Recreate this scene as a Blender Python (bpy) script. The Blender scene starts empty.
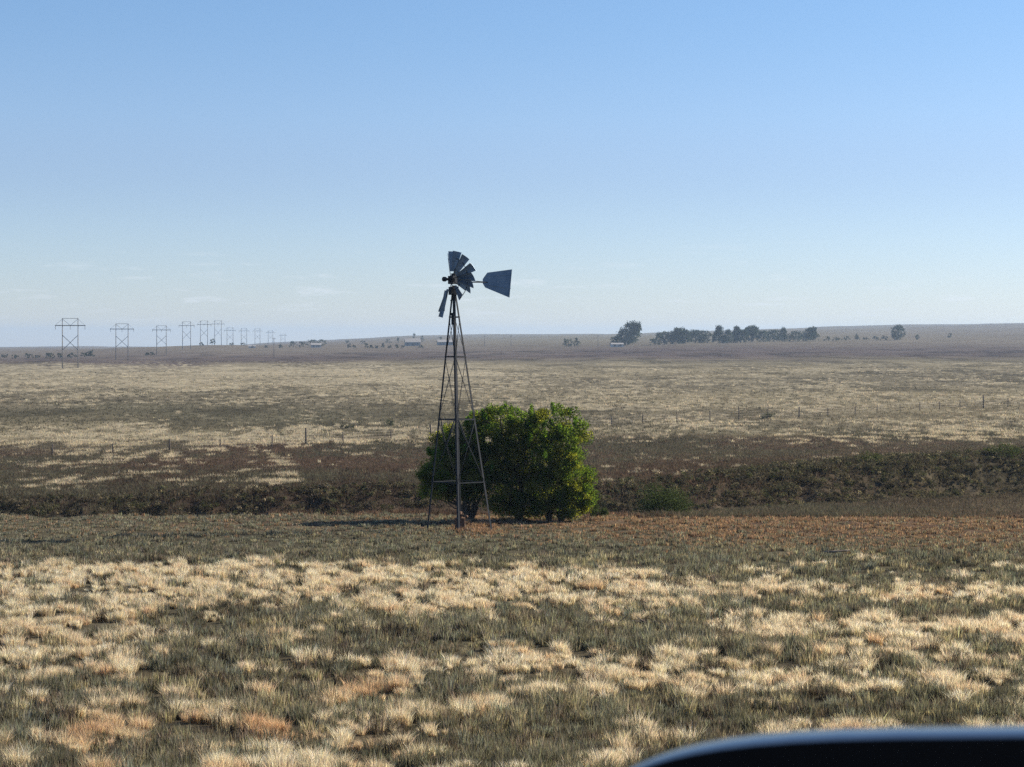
import bpy, math, random
import numpy as np
from mathutils import Vector, Matrix

R = math.radians
scn = bpy.context.scene
COL = scn.collection
EYE = 7.07            # eye height above the foot of the windmill
F = 1800.0            # focal length in picture widths of 1024
Y0 = 340.0            # row of eye level
SUN_AZ, SUN_EL = 70.0, 31.0     # azimuth clockwise from the view direction, elevation

SKY_RAMP = [(0, (1.0, .89, .83)), (1, (1.2, 1.2, 1.2)), (.017, (.865, .82, .91)), (.055, (.947, .909, .962)), (.089, (.918, .868, .94)), (.121, (1.06, 1.01, 1.04)), (.181, (.96, 1.07, 1.12)), (.3, (1.1, 1.15, 1.2)), (.5, (1.2, 1.2, 1.2))]
CLOUD = (3.4, 3.6, 3.8, 1)
# ------------------------------------------------------------------ camera
cam_d = bpy.data.cameras.new('camera')
cam = bpy.data.objects.new('camera', cam_d)
COL.objects.link(cam)
cam.location = (0, 0, EYE)
cam.rotation_euler = (R(90), 0, 0)
cam_d.sensor_width = 36.0
cam_d.lens = 36.0 * F / 1024.0
cam_d.shift_y = -(383.5 - Y0) / 1024.0
cam_d.clip_start = 0.05
cam_d.clip_end = 40000
cam_d.dof.use_dof = True
cam_d.dof.focus_distance = 72.0
cam_d.dof.aperture_fstop = 17.0
scn.camera = cam

# ------------------------------------------------------------------ world, sun, exposure
w = bpy.data.worlds.new('World')
scn.world = w
w.use_nodes = True
nt = w.node_tree
nt.nodes.clear()
sky = nt.nodes.new('ShaderNodeTexSky')
sky.sky_type = 'NISHITA'
sky.sun_disc = False
sky.sun_elevation = R(SUN_EL)
sky.sun_rotation = R(SUN_AZ)
sky.altitude = 1700
sky.air_density = 1.0
sky.dust_density = 0.25
sky.ozone_density = 3.0
bg = nt.nodes.new('ShaderNodeBackground')
bg.inputs['Strength'].default_value = 0.07
wo = nt.nodes.new('ShaderNodeOutputWorld')
# the lowest sky is paler and cooler than the model gives, with faint wisps of cirrus near the horizon
wtc = nt.nodes.new('ShaderNodeTexCoord')
wsep = nt.nodes.new('ShaderNodeSeparateXYZ'); nt.links.new(wtc.outputs['Generated'], wsep.inputs[0])
wr = nt.nodes.new('ShaderNodeValToRGB'); wr.color_ramp.interpolation = 'B_SPLINE'
for pos, c in SKY_RAMP:
    e = wr.color_ramp.elements[0] if pos == 0 else (wr.color_ramp.elements[1] if pos == 1 else wr.color_ramp.elements.new(pos))
    e.position = pos; e.color = (*[q / 2 for q in c], 1)
nt.links.new(wsep.outputs['Z'], wr.inputs['Fac'])
wm = nt.nodes.new('ShaderNodeMix'); wm.data_type = 'RGBA'; wm.blend_type = 'MULTIPLY'; wm.inputs['Factor'].default_value = 1
nt.links.new(sky.outputs[0], wm.inputs[6]); nt.links.new(wr.outputs[0], wm.inputs[7])
wmp = nt.nodes.new('ShaderNodeMapping'); wmp.inputs['Scale'].default_value = (22, 22, 150); wmp.inputs['Location'].default_value = (3.1, 0.4, 1.7)
nt.links.new(wtc.outputs['Generated'], wmp.inputs['Vector'])
wn = nt.nodes.new('ShaderNodeTexNoise'); wn.inputs['Scale'].default_value = 1.0; wn.inputs['Detail'].default_value = 6; wn.inputs['Roughness'].default_value = .6
nt.links.new(wmp.outputs[0], wn.inputs['Vector'])
wc = nt.nodes.new('ShaderNodeMapRange'); wc.inputs['From Min'].default_value = .57; wc.inputs['From Max'].default_value = .70; wc.inputs['To Max'].default_value = .6
nt.links.new(wn.outputs['Fac'], wc.inputs['Value'])
wb = nt.nodes.new('ShaderNodeValToRGB')
for pos, v in ((0, 0), (1, 0), (.008, .15), (.022, 1), (.045, .25), (.06, 0)):
    e = wb.color_ramp.elements[0] if pos == 0 else (wb.color_ramp.elements[1] if pos == 1 else wb.color_ramp.elements.new(pos))
    e.position = pos; e.color = (v, v, v, 1)
nt.links.new(wsep.outputs['Z'], wb.inputs['Fac'])
wmu = nt.nodes.new('ShaderNodeMath'); wmu.operation = 'MULTIPLY'
nt.links.new(wc.outputs[0], wmu.inputs[0]); nt.links.new(wb.outputs[0], wmu.inputs[1])
wmx = nt.nodes.new('ShaderNodeMix'); wmx.data_type = 'RGBA'
nt.links.new(wmu.outputs[0], wmx.inputs['Factor']); nt.links.new(wm.outputs[2], wmx.inputs[6]); wmx.inputs[7].default_value = CLOUD
wsc = nt.nodes.new('ShaderNodeVectorMath'); wsc.operation = 'SCALE'; wsc.inputs['Scale'].default_value = 2.0
nt.links.new(wmx.outputs[2], wsc.inputs[0]); nt.links.new(wsc.outputs[0], bg.inputs[0])
nt.links.new(bg.outputs[0], wo.inputs[0])

sd = bpy.data.lights.new('sun', 'SUN')
sd.energy = 5.0
sd.angle = R(0.53)
sd.color = (1.0, 0.87, 0.70)
sun = bpy.data.objects.new('sun', sd)
COL.objects.link(sun)
to_sun = Vector((math.sin(R(SUN_AZ)) * math.cos(R(SUN_EL)), math.cos(R(SUN_AZ)) * math.cos(R(SUN_EL)), math.sin(R(SUN_EL))))
sun.rotation_euler = (-to_sun).to_track_quat('-Z', 'Y').to_euler()
sun.location = (60, 40, 60)

vs = scn.view_settings
vs.view_transform = 'Standard'
vs.look = 'None'
vs.gamma = 1.0
vs.use_curve_mapping = False
vs.exposure = 0.9
scn.cycles.max_bounces = 6
scn.cycles.transparent_max_bounces = 8
scn.cycles.volume_bounces = 0
scn.cycles.use_denoising = False
scn.cycles.use_adaptive_sampling = False
scn.cycles.denoiser = 'OPENIMAGEDENOISE'

HAZE_DENSITY = 1.3e-4

# ------------------------------------------------------------------ noise helpers (numpy)
def _hash(ix, iy, seed):
    h = (ix.astype(np.int64) * 374761393 + iy.astype(np.int64) * 668265263 + seed * 982451653) & 0xffffffff
    h = ((h ^ (h >> 13)) * 1274126177) & 0xffffffff
    h = (h ^ (h >> 16)) & 0xffffffff
    return h / 4294967295.0

def vnoise(x, y, seed=0):
    x = np.asarray(x, float); y = np.asarray(y, float)
    ix = np.floor(x); iy = np.floor(y)
    fx = x - ix; fy = y - iy
    fx = fx * fx * (3 - 2 * fx); fy = fy * fy * (3 - 2 * fy)
    a = _hash(ix, iy, seed); b = _hash(ix + 1, iy, seed)
    c = _hash(ix, iy + 1, seed); d = _hash(ix + 1, iy + 1, seed)
    return (a * (1 - fx) + b * fx) * (1 - fy) + (c * (1 - fx) + d * fx) * fy

def fbm(x, y, seed=0, octv=4):
    s = 0; a = 0.5; t = 0
    for k in range(octv):
        s = s + a * vnoise(x * 2 ** k + 17.3 * k, y * 2 ** k + 9.1 * k, seed + k)
        t += a; a *= 0.5
    return s / t

def sstep(a, b, x):
    t = np.clip((np.asarray(x, float) - a) / (b - a), 0, 1)
    return t * t * (3 - 2 * t)

# ------------------------------------------------------------------ the lie of the land
def zrel(py, Y):
    return -(np.asarray(py, float) - Y0) / F * Y

PC = np.array([-500., 0, 204, 412, 627, 820, 1024, 1500])
FAR = {  # depth: picture row of the ground along eight headings
    183: [458, 458, 456, 454, 450, 446, 442, 442],
    300: [411, 411, 411, 411, 411, 410, 409, 408],
    500: [385, 385, 384, 384, 383, 382, 381, 381],
    765: [368, 368, 366.5, 366, 365, 364, 363, 363],
    1100: [359, 359, 356, 355, 354, 353, 352, 352],
    1500: [354, 354, 348, 346, 343.5, 340, 338.5, 338],
    1670: [352, 352, 345, 344.5, 342, 338, 336.5, 336],
    2100: [350, 350, 347.5, 341, 338.5, 333.5, 331.5, 331],
    3000: [348.5, 348.5, 348, 337.5, 335.5, 329.5, 326, 325],
    4200: [347, 347, 346.5, 335.5, 333, 327, 322.5, 321],
    9000: [349, 349, 349, 340, 337, 333, 330, 330],
}
def bank_top(px):
    Yb = np.interp(px, [-500, 0, 300, 600, 700, 850, 1024, 1500], [97, 98, 100, 103, 106, 119, 132, 150])
    pb = np.interp(px, [-500, 0, 300, 600, 700, 850, 1024, 1500], [502, 500, 489, 487, 478, 465, 453, 447])
    return Yb, pb

NCOL, NROW = 241, 2200
TPX = np.linspace(-500, 1500, NCOL)
TLY = np.linspace(math.log(0.3), math.log(30000), NROW)
TZ = np.zeros((NCOL, NROW))
for i, p in enumerate(TPX):
    Yb, pb = bank_top(p)
    wob = 1.2 * (fbm(np.array([p / 45.0]), np.array([3.0]), 5)[0] - .5) * 2
    Yb = Yb + wob * 2
    zt = zrel(pb, Yb)
    wob2 = (fbm(np.array([p / 60.0]), np.array([8.0]), 6)[0] - .5) * 2
    lipY = np.interp(p, [0, 600, 750, 1024], [76, 77, 88, 113]) + 3.5 * wob2
    lipz = np.interp(p, [0, 600, 750, 1024], [-7.42, -7.5, -8.35, -9.75]) - .12 * wob2
    bed = min(zt - 1.75, lipz - 1.2)
    ys = [0.3, 4.5, 7.5, 22, 45, 67, 71, lipY, lipY + 4, Yb - 6.5, Yb - 2.2, Yb, 130 if Yb < 112 else Yb + 14]
    zs = [-1.75, -1.75, -2.3, -5.25, -6.2, -7.07, -7.2, lipz, bed, bed - .1, zt - .35, zt, 0]
    Y183 = zrel(np.interp(p, PC, FAR[183]), 183)
    zs[-1] = zt + (Y183 - zt) * (ys[-1] - Yb) / (183 - Yb)
    for Yk, row in FAR.items():
        ys.append(Yk); zs.append(zrel(np.interp(p, PC, row), Yk))
    ys.append(30000); zs.append(zs[-1] - 300)
    TZ[i] = np.interp(TLY, np.log(ys), zs)
# soften the creases of the far land and of the near slope, keep the creek bank crisp
k = np.exp(-np.linspace(-2.2, 2.2, 61) ** 2); k /= k.sum()
pad = np.pad(TZ, ((0, 0), (30, 30)), mode='edge')
SM = np.stack([np.convolve(r, k, mode='valid') for r in pad])
yy = np.exp(TLY)
keep = (sstep(66, 72, yy) * (1 - sstep(140, 170, yy)))[None, :]
TZ = TZ * keep + SM * (1 - keep)
gx, gy = np.meshgrid(TPX, TLY, indexing='ij')
und = (fbm(gx / 70.0, gy * 9.0, 11, 4) - .5) * 2
TZ += und * (np.exp(gy) / F) * 1.6 * sstep(math.log(110), math.log(400), gy)

def height(X, Y):
    X = np.asarray(X, float); Y = np.asarray(Y, float)
    th = np.arctan2(X, Y)
    r = np.hypot(X, Y)
    tc = np.clip(th, -0.50, 0.50)
    u = np.tan(tc); Yd = np.maximum(r * np.cos(tc), 0.31)
    p = np.clip(512 + F * u, -500, 1499.9)
    fi = (p + 500) / 2000 * (NCOL - 1)
    fj = np.clip((np.log(Yd) - TLY[0]) / (TLY[-1] - TLY[0]), 0, 0.99999) * (NROW - 1)
    i0 = np.clip(fi.astype(int), 0, NCOL - 2); j0 = np.clip(fj.astype(int), 0, NROW - 2)
    a = fi - i0; b = fj - j0
    z = (TZ[i0, j0] * (1 - a) + TZ[i0 + 1, j0] * a) * (1 - b) + (TZ[i0, j0 + 1] * (1 - a) + TZ[i0 + 1, j0 + 1] * a) * b
    lump = (fbm(X / 1.7, Y / 1.7, 21, 3) - .5) * 0.16 * sstep(9, 20, r) * (1 - sstep(150, 260, r))
    return z + lump + EYE

def hz(x, y):
    return float(height(np.array([x]), np.array([y]))[0])

def at(px, Y):
    """ground point on heading px at depth Y"""
    x = (px - 512) / F * Y
    return Vector((x, Y, hz(x, Y)))

def pixel(X, Y, Z):
    return 512 + F * X / Y, Y0 - F * (Z - EYE) / Y

# ------------------------------------------------------------------ mesh helpers
def link(o, parent=None):
    COL.objects.link(o)
    if parent is not None:
        o.parent = parent
    return o

def tag(o, label=None, cat=None, group=None, kind=None):
    if label: o['label'] = label
    if cat: o['category'] = cat
    if group: o['group'] = group
    if kind: o['kind'] = kind
    return o

def empty(name, loc, rz=0):
    o = bpy.data.objects.new(name, None)
    o.empty_display_size = 0.3
    o.location = loc; o.rotation_euler = (0, 0, rz)
    return link(o)

class MB:
    def __init__(self):
        self.v = []; self.f = []; self.s = []
    def add(self, verts, faces, smooth=False):
        n = len(self.v)
        self.v += [tuple(q) for q in verts]
        self.f += [tuple(i + n for i in f) for f in faces]
        self.s += [smooth] * len(faces)
    def box(self, c, size, rot=None):
        c = Vector(c); hx, hy, hzz = [s / 2 for s in size]
        pts = [Vector((sx * hx, sy * hy, sz * hzz)) for sz in (-1, 1) for sx, sy in ((-1, -1), (1, -1), (1, 1), (-1, 1))]
        if rot is not None: pts = [rot @ q for q in pts]
        self.add([c + q for q in pts], [(3, 2, 1, 0), (4, 5, 6, 7), (0, 1, 5, 4), (1, 2, 6, 5), (2, 3, 7, 6), (3, 0, 4, 7)])
    def beam(self, a, b, wx, wy, up=Vector((0, 0, 1))):
        a = Vector(a); b = Vector(b); d = (b - a)
        z = d.normalized()
        x = up.cross(z)
        if x.length < 1e-3: x = Vector((1, 0, 0)).cross(z)
        x.normalize(); y = z.cross(x)
        rot = Matrix((x, y, z)).transposed()
        self.box((a + b) / 2, (wx, wy, d.length), rot)
    def tube(self, pts, rads, n=8, caps=True):
        pts = [Vector(q) for q in pts]
        if not hasattr(rads, '__len__'): rads = [rads] * len(pts)
        vs_, fs_ = [], []
        ref = None
        for i, q in enumerate(pts):
            d = (pts[min(i + 1, len(pts) - 1)] - pts[max(i - 1, 0)]).normalized()
            if ref is None:
                ref = d.cross(Vector((0.3, 0.9, 0.2)))
                if ref.length < 1e-3: ref = d.cross(Vector((1, 0, 0)))
            x = (ref - d * ref.dot(d)).normalized(); ref = x
            y = d.cross(x)
            for k in range(n):
                a = 2 * math.pi * k / n
                vs_.append(q + (x * math.cos(a) + y * math.sin(a)) * rads[i])
        for i in range(len(pts) - 1):
            for k in range(n):
                k2 = (k + 1) % n
                fs_.append((i * n + k, i * n + k2, (i + 1) * n + k2, (i + 1) * n + k))
        if caps:
            fs_.append(tuple(range(n))[::-1]); fs_.append(tuple((len(pts) - 1) * n + k for k in range(n)))
        self.add(vs_, fs_, True)
    def angle(self, a, b, s, t, face):
        """angle iron from a to b: two flanges of width s, thickness t, meeting along the line and opening towards 'face'"""
        a = Vector(a); b = Vector(b); z = (b - a).normalized()
        f = Vector(face); f = (f - z * f.dot(z)).normalized(); g = z.cross(f)
        p = (f + g).normalized(); q = (f - g).normalized()
        for d, o in ((p, q), (q, p)):
            vs_ = []
            for e in (a, b):
                vs_ += [e, e + d * s, e + d * s + o * t, e + o * t]
            self.add(vs_, [(3, 2, 1, 0), (4, 5, 6, 7), (0, 1, 5, 4), (1, 2, 6, 5), (2, 3, 7, 6), (3, 0, 4, 7)])
    def build(self, name, mat, parent=None, smooth_angle=None):
        me = bpy.data.meshes.new(name)
        me.from_pydata(self.v, [], self.f)
        me.polygons.foreach_set('use_smooth', self.s)
        me.materials.append(mat)
        me.update()
        o = bpy.data.objects.new(name, me)
        return link(o, parent)

def fast_mesh(name, V, loops, starts, mat, tint=None, smooth=False, parent=None):
    me = bpy.data.meshes.new(name)
    me.vertices.add(len(V)); me.vertices.foreach_set('co', np.ascontiguousarray(V, np.float32).ravel())
    me.loops.add(len(loops)); me.loops.foreach_set('vertex_index', np.ascontiguousarray(loops, np.int32))
    me.polygons.add(len(starts)); me.polygons.foreach_set('loop_start', np.ascontiguousarray(starts, np.int32))
    if smooth: me.polygons.foreach_set('use_smooth', np.ones(len(starts), bool))
    me.update(calc_edges=True)
    if tint is not None:
        at_ = me.attributes.new('tint', 'FLOAT_COLOR', 'POINT')
        c = np.ones((len(V), 4), np.float32); c[:, :3] = tint
        at_.data.foreach_set('color', c.ravel())
    me.materials.append(mat)
    o = bpy.data.objects.new(name, me)
    return link(o, parent)

# ------------------------------------------------------------------ materials
def mat_base(name):
    m = bpy.data.materials.new(name); m.use_nodes = True
    t = m.node_tree
    return m, t, t.nodes['Principled BSDF'], t.nodes['Material Output']

def noise_mat(name, c1, c2, scale=4.0, rough=0.7, metal=0.0, detail=6.0, bump=0.0, spec=0.5, coord='Object'):
    m, t, b, o = mat_base(name)
    tc = t.nodes.new('ShaderNodeTexCoord')
    n = t.nodes.new('ShaderNodeTexNoise'); n.inputs['Scale'].default_value = scale; n.inputs['Detail'].default_value = detail
    n.inputs['Roughness'].default_value = 0.65
    t.links.new(tc.outputs[coord], n.inputs['Vector'])
    r = t.nodes.new('ShaderNodeValToRGB')
    r.color_ramp.elements[0].position = 0.3; r.color_ramp.elements[1].position = 0.7
    r.color_ramp.elements[0].color = (*c1, 1); r.color_ramp.elements[1].color = (*c2, 1)
    t.links.new(n.outputs['Fac'], r.inputs['Fac']); t.links.new(r.outputs['Color'], b.inputs['Base Color'])
    b.inputs['Roughness'].default_value = rough; b.inputs['Metallic'].default_value = metal
    b.inputs['Specular IOR Level'].default_value = spec
    if bump:
        bp = t.nodes.new('ShaderNodeBump'); bp.inputs['Strength'].default_value = bump; bp.inputs['Distance'].default_value = 0.02
        t.links.new(n.outputs['Fac'], bp.inputs['Height']); t.links.new(bp.outputs[0], b.inputs['Normal'])
    return m

def leaf_mat(name, trans=0.5, tmul=(1, 1, 1), tint=True, color=(.1, .15, .05), vary=0.35, spec=0.0):
    """thin plant matter: reflects and lets light through"""
    m = bpy.data.materials.new(name); m.use_nodes = True
    t = m.node_tree; t.nodes.clear()
    out = t.nodes.new('ShaderNodeOutputMaterial')
    if tint:
        a = t.nodes.new('ShaderNodeAttribute'); a.attribute_name = 'tint'; c = a.outputs['Color']
    else:
        a = t.nodes.new('ShaderNodeRGB'); a.outputs[0].default_value = (*color, 1); c = a.outputs[0]
    geo = t.nodes.new('ShaderNodeNewGeometry')
    hsv = t.nodes.new('ShaderNodeHueSaturation')
    mr = t.nodes.new('ShaderNodeMapRange'); mr.inputs['To Min'].default_value = 1 - vary; mr.inputs['To Max'].default_value = 1 + vary
    t.links.new(geo.outputs['Random Per Island'], mr.inputs['Value'])
    t.links.new(mr.outputs[0], hsv.inputs['Value']); t.links.new(c, hsv.inputs['Color'])
    d = t.nodes.new('ShaderNodeBsdfDiffuse'); tr = t.nodes.new('ShaderNodeBsdfTranslucent')
    mul = t.nodes.new('ShaderNodeMix'); mul.data_type = 'RGBA'; mul.blend_type = 'MULTIPLY'
    mul.inputs['Factor'].default_value = 1; mul.inputs[7].default_value = (*tmul, 1)
    t.links.new(hsv.outputs[0], mul.inputs[6])
    t.links.new(hsv.outputs[0], d.inputs['Color']); t.links.new(mul.outputs[2], tr.inputs['Color'])
    mx = t.nodes.new('ShaderNodeMixShader'); mx.inputs[0].default_value = trans
    t.links.new(d.outputs[0], mx.inputs[1]); t.links.new(tr.outputs[0], mx.inputs[2])
    last = mx.outputs[0]
    if spec:
        g = t.nodes.new('ShaderNodeBsdfGlossy'); g.inputs['Roughness'].default_value = 0.45
        m2 = t.nodes.new('ShaderNodeMixShader'); m2.inputs[0].default_value = spec
        t.links.new(last, m2.inputs[1]); t.links.new(g.outputs[0], m2.inputs[2]); last = m2.outputs[0]
    t.links.new(last, out.inputs['Surface'])
    return m

M = {}
def ground_material():
    m, t, b, o = mat_base('prairie_ground')
    a = t.nodes.new('ShaderNodeAttribute'); a.attribute_name = 'tint'
    tc = t.nodes.new('ShaderNodeTexCoord')
    def noise(scale, detail, sx=1, sy=1):
        mp = t.nodes.new('ShaderNodeMapping'); mp.inputs['Scale'].default_value = (sx, sy, 1)
        t.links.new(tc.outputs['Object'], mp.inputs['Vector'])
        n = t.nodes.new('ShaderNodeTexNoise'); n.inputs['Scale'].default_value = scale; n.inputs['Detail'].default_value = detail
        n.inputs['Roughness'].default_value = 0.7
        t.links.new(mp.outputs[0], n.inputs['Vector'])
        return n.outputs['Fac']
    n1 = noise(0.9, 8); n2 = noise(0.035, 7)
    def rng(s, lo, hi, a0=.3, a1=.7):
        r = t.nodes.new('ShaderNodeMapRange'); r.inputs['From Min'].default_value = a0; r.inputs['From Max'].default_value = a1
        r.inputs['To Min'].default_value = lo; r.inputs['To Max'].default_value = hi
        t.links.new(s, r.inputs['Value']); return r.outputs[0]
    mu = t.nodes.new('ShaderNodeMath'); mu.operation = 'MULTIPLY'
    t.links.new(rng(n1, 0.55, 1.45), mu.inputs[0]); t.links.new(rng(n2, 0.72, 1.28), mu.inputs[1])
    hsv = t.nodes.new('ShaderNodeHueSaturation'); t.links.new(a.outputs['Color'], hsv.inputs['Color']); t.links.new(mu.outputs[0], hsv.inputs['Value'])
    t.links.new(hsv.outputs[0], b.inputs['Base Color'])
    b.inputs['Roughness'].default_value = 1.0; b.inputs['Specular IOR Level'].default_value = 0.0
    bp = t.nodes.new('ShaderNodeBump'); bp.inputs['Strength'].default_value = 0.8; bp.inputs['Distance'].default_value = 0.25
    t.links.new(n1, bp.inputs['Height']); t.links.new(bp.outputs[0], b.inputs['Normal'])
    return m
M['ground'] = ground_material()
M['straw'] = leaf_mat('dry_grass_blades', 0.62, (1.05, 1.0, .9), vary=.28)
M['sage'] = leaf_mat('grey_green_weed_leaves', 0.4, (1.05, 1.1, .8), vary=.35)
M['prairie'] = leaf_mat('prairie_clumps', 0.45, (1.05, 1.0, .9), vary=.3)
M['leaf'] = leaf_mat('bush_leaves', 0.6, (2.0, 2.0, .6), vary=.5)
M['far_leaf'] = leaf_mat('distant_tree_leaves', 0.25, (1.1, 1.2, .8), vary=.35)
M['brush'] = leaf_mat('creek_brush_leaves', 0.35, (1.1, 1.15, .8), vary=.4)
M['bark'] = noise_mat('dark_bark', (.035, .028, .022), (.09, .07, .055), 14, .9, bump=.5)
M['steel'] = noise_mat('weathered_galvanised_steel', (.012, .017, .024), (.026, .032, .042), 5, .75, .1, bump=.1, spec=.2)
M['blade'] = noise_mat('weathered_sky_tinted_sheet', (.10, .16, .24), (.17, .24, .33), 3, .45, .4)  # blue of reflected sky and veiling haze is put into this base colour
M['rust'] = noise_mat('rusty_iron', (.06, .035, .025), (.16, .085, .05), 9, .85, .2, bump=.2)
M['oldwood'] = noise_mat('grey_weathered_wood', (.16, .14, .12), (.33, .30, .27), 12, .9, bump=.3)
M['post'] = noise_mat('dark_fence_post_wood', (.05, .042, .035), (.12, .10, .085), 8, .95, bump=.3)
M['wire'] = noise_mat('fence_wire', (.14, .13, .12), (.22, .2, .18), 3, .6, .5)
M['pole'] = noise_mat('power_pole_wood', (.115, .115, .118), (.16, .16, .165), 1.5, .9)
M['siding'] = noise_mat('white_painted_siding', (.34, .34, .34), (.44, .44, .44), 1.2, .6)
M['roof'] = noise_mat('grey_metal_roof', (.22, .23, .25), (.33, .34, .36), 1.0, .5)
M['deadwood'] = noise_mat('brown_dead_wood', (.11, .085, .065), (.24, .20, .155), 14, .95, bump=.3)
M['wallgrey'] = noise_mat('grey_blue_siding', (.16, .18, .2), (.22, .24, .26), 1.2, .7)
M['roofpale'] = noise_mat('pale_metal_roof', (.24, .235, .23), (.32, .31, .30), 1.0, .7)
M['glass'] = noise_mat('dark_window_glass', (.02, .025, .03), (.04, .045, .05), 1.0, .15)
M['carpaint'] = noise_mat('black_car_paint', (.004, .005, .009), (.006, .007, .012), 3, .12, spec=1.0)
M['carpaint'].node_tree.nodes['Principled BSDF'].inputs['IOR'].default_value = 2.3
M['carplastic'] = noise_mat('black_plastic_trim', (.002, .002, .003), (.004, .004, .005), 60, .6, spec=.2)
M['tyre'] = noise_mat('tyre_rubber', (.015, .015, .015), (.03, .03, .03), 20, .9)
M['alloy'] = noise_mat('grey_wheel_rim', (.35, .35, .36), (.5, .5, .5), 6, .35, .8)

# ------------------------------------------------------------------ what grows where
def ellipse(px, py, cx, cy, rx, ry, soft=.6):
    d = np.hypot((px - cx) / rx, (py - cy) / ry)
    return 1 - sstep(1 - soft, 1 + soft, d)

ROWS = [318, 342, 350, 356, 362, 367, 373, 384, 398, 412, 424, 436, 446, 462, 480, 496, 510, 522, 534, 560, 800]
CPX = [0, 300, 600, 1024]
tan = (.265, .236, .160); ltan = (.37, .332, .232); mtan = (.198, .178, .126); brown = (.122, .088, .065); dbrown = (.078, .060, .046)
olive = (.14, .132, .092); purple = (.125, .10, .092); grayb = (.19, .165, .135); rustc = (.165, .115, .082); sagec = (.125, .115, .08); soil = (.115, .095, .065)
GC = np.array([
    [mtan, mtan, mtan, grayb],
    [mtan, grayb, mtan, grayb],
    [grayb, grayb, purple, purple],
    [grayb, purple, purple, purple],
    [purple, purple, mtan, mtan],
    [mtan, tan, tan, tan],
    [tan, ltan, tan, mtan],
    [mtan, tan, mtan, mtan],
    [mtan, mtan, tan, tan],
    [olive, olive, mtan, tan],
    [tan, olive, mtan, mtan],
    [ltan, tan, tan, olive],
    [mtan, brown, brown, (.135, .108, .083)],
    [brown, brown, brown, (.085, .076, .053)],
    [brown, dbrown, brown, (.072, .066, .045)],
    [dbrown, dbrown, dbrown, (.10, .085, .06)],
    [dbrown, dbrown, dbrown, (.155, .130, .095)],
    [sagec, rustc, rustc, rustc],
    [sagec, sagec, sagec, rustc],
    [sagec, sagec, sagec, sagec],
    [soil, soil, soil, soil]])
def ground_tint(px, py):
    dy = (fbm(px / 130.0, py / 11.0, 31, 4) - .5) * 2
    pyj = py + dy * np.clip((py - 335) * .22, 1.0, 11)
    j = np.interp(pyj, ROWS, np.arange(len(ROWS))); i = np.interp(px + dy * 60, CPX, np.arange(4))
    j0 = np.clip(j.astype(int), 0, len(ROWS) - 2); i0 = np.clip(i.astype(int), 0, 2)
    b = (j - j0)[:, None]; a = (i - i0)[:, None]
    return (GC[j0, i0] * (1 - a) + GC[j0, i0 + 1] * a) * (1 - b) + (GC[j0 + 1, i0] * (1 - a) + GC[j0 + 1, i0 + 1] * a) * b

def pale_patch(X, Y, px, py):
    """0..1: where pale dry grass stands on the plain"""
    big = fbm(X / 13., Y / 40., 71, 4); fine = fbm(X / 1.5, Y / 3.4, 61, 3)
    py0 = py; py = py + (big - .5) * 22 * sstep(400, 425, py) + (fine - .5) * 5
    p = .04 + 0 * px
    p = p + .42 * sstep(424, 431, py) * (1 - sstep(444, 450, py)) * (1 - sstep(330, 480, px))
    p = p + .06 * sstep(454, 464, py) * (1 - sstep(482, 492, py)) * (1 - sstep(130, 300, px))
    p = p + .27 * sstep(411, 419, py) * (1 - sstep(436, 446, py)) * sstep(590, 660, px) - .2 * sstep(402, 406, py) * (1 - sstep(412, 418, py)) * sstep(820, 900, px)
    p = p + .38 * sstep(362, 368, py) * (1 - sstep(384, 398, py)) * (1 - sstep(430, 580, px))
    p = p + .15 * sstep(364, 372, py) * (1 - sstep(404, 420, py))
    p = p - .2 * sstep(404, 410, py) * (1 - sstep(420, 428, py)) * (1 - sstep(420, 580, px))
    v = p + (big - .5) * 1.15 + (fine - .5) * 2.1
    v = np.where((py > 449) & (px > 300), v - .28, v)
    return sstep(.36, .56, v) * (1 - sstep(488, 496, py0)) * sstep(360, 366, py)

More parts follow.
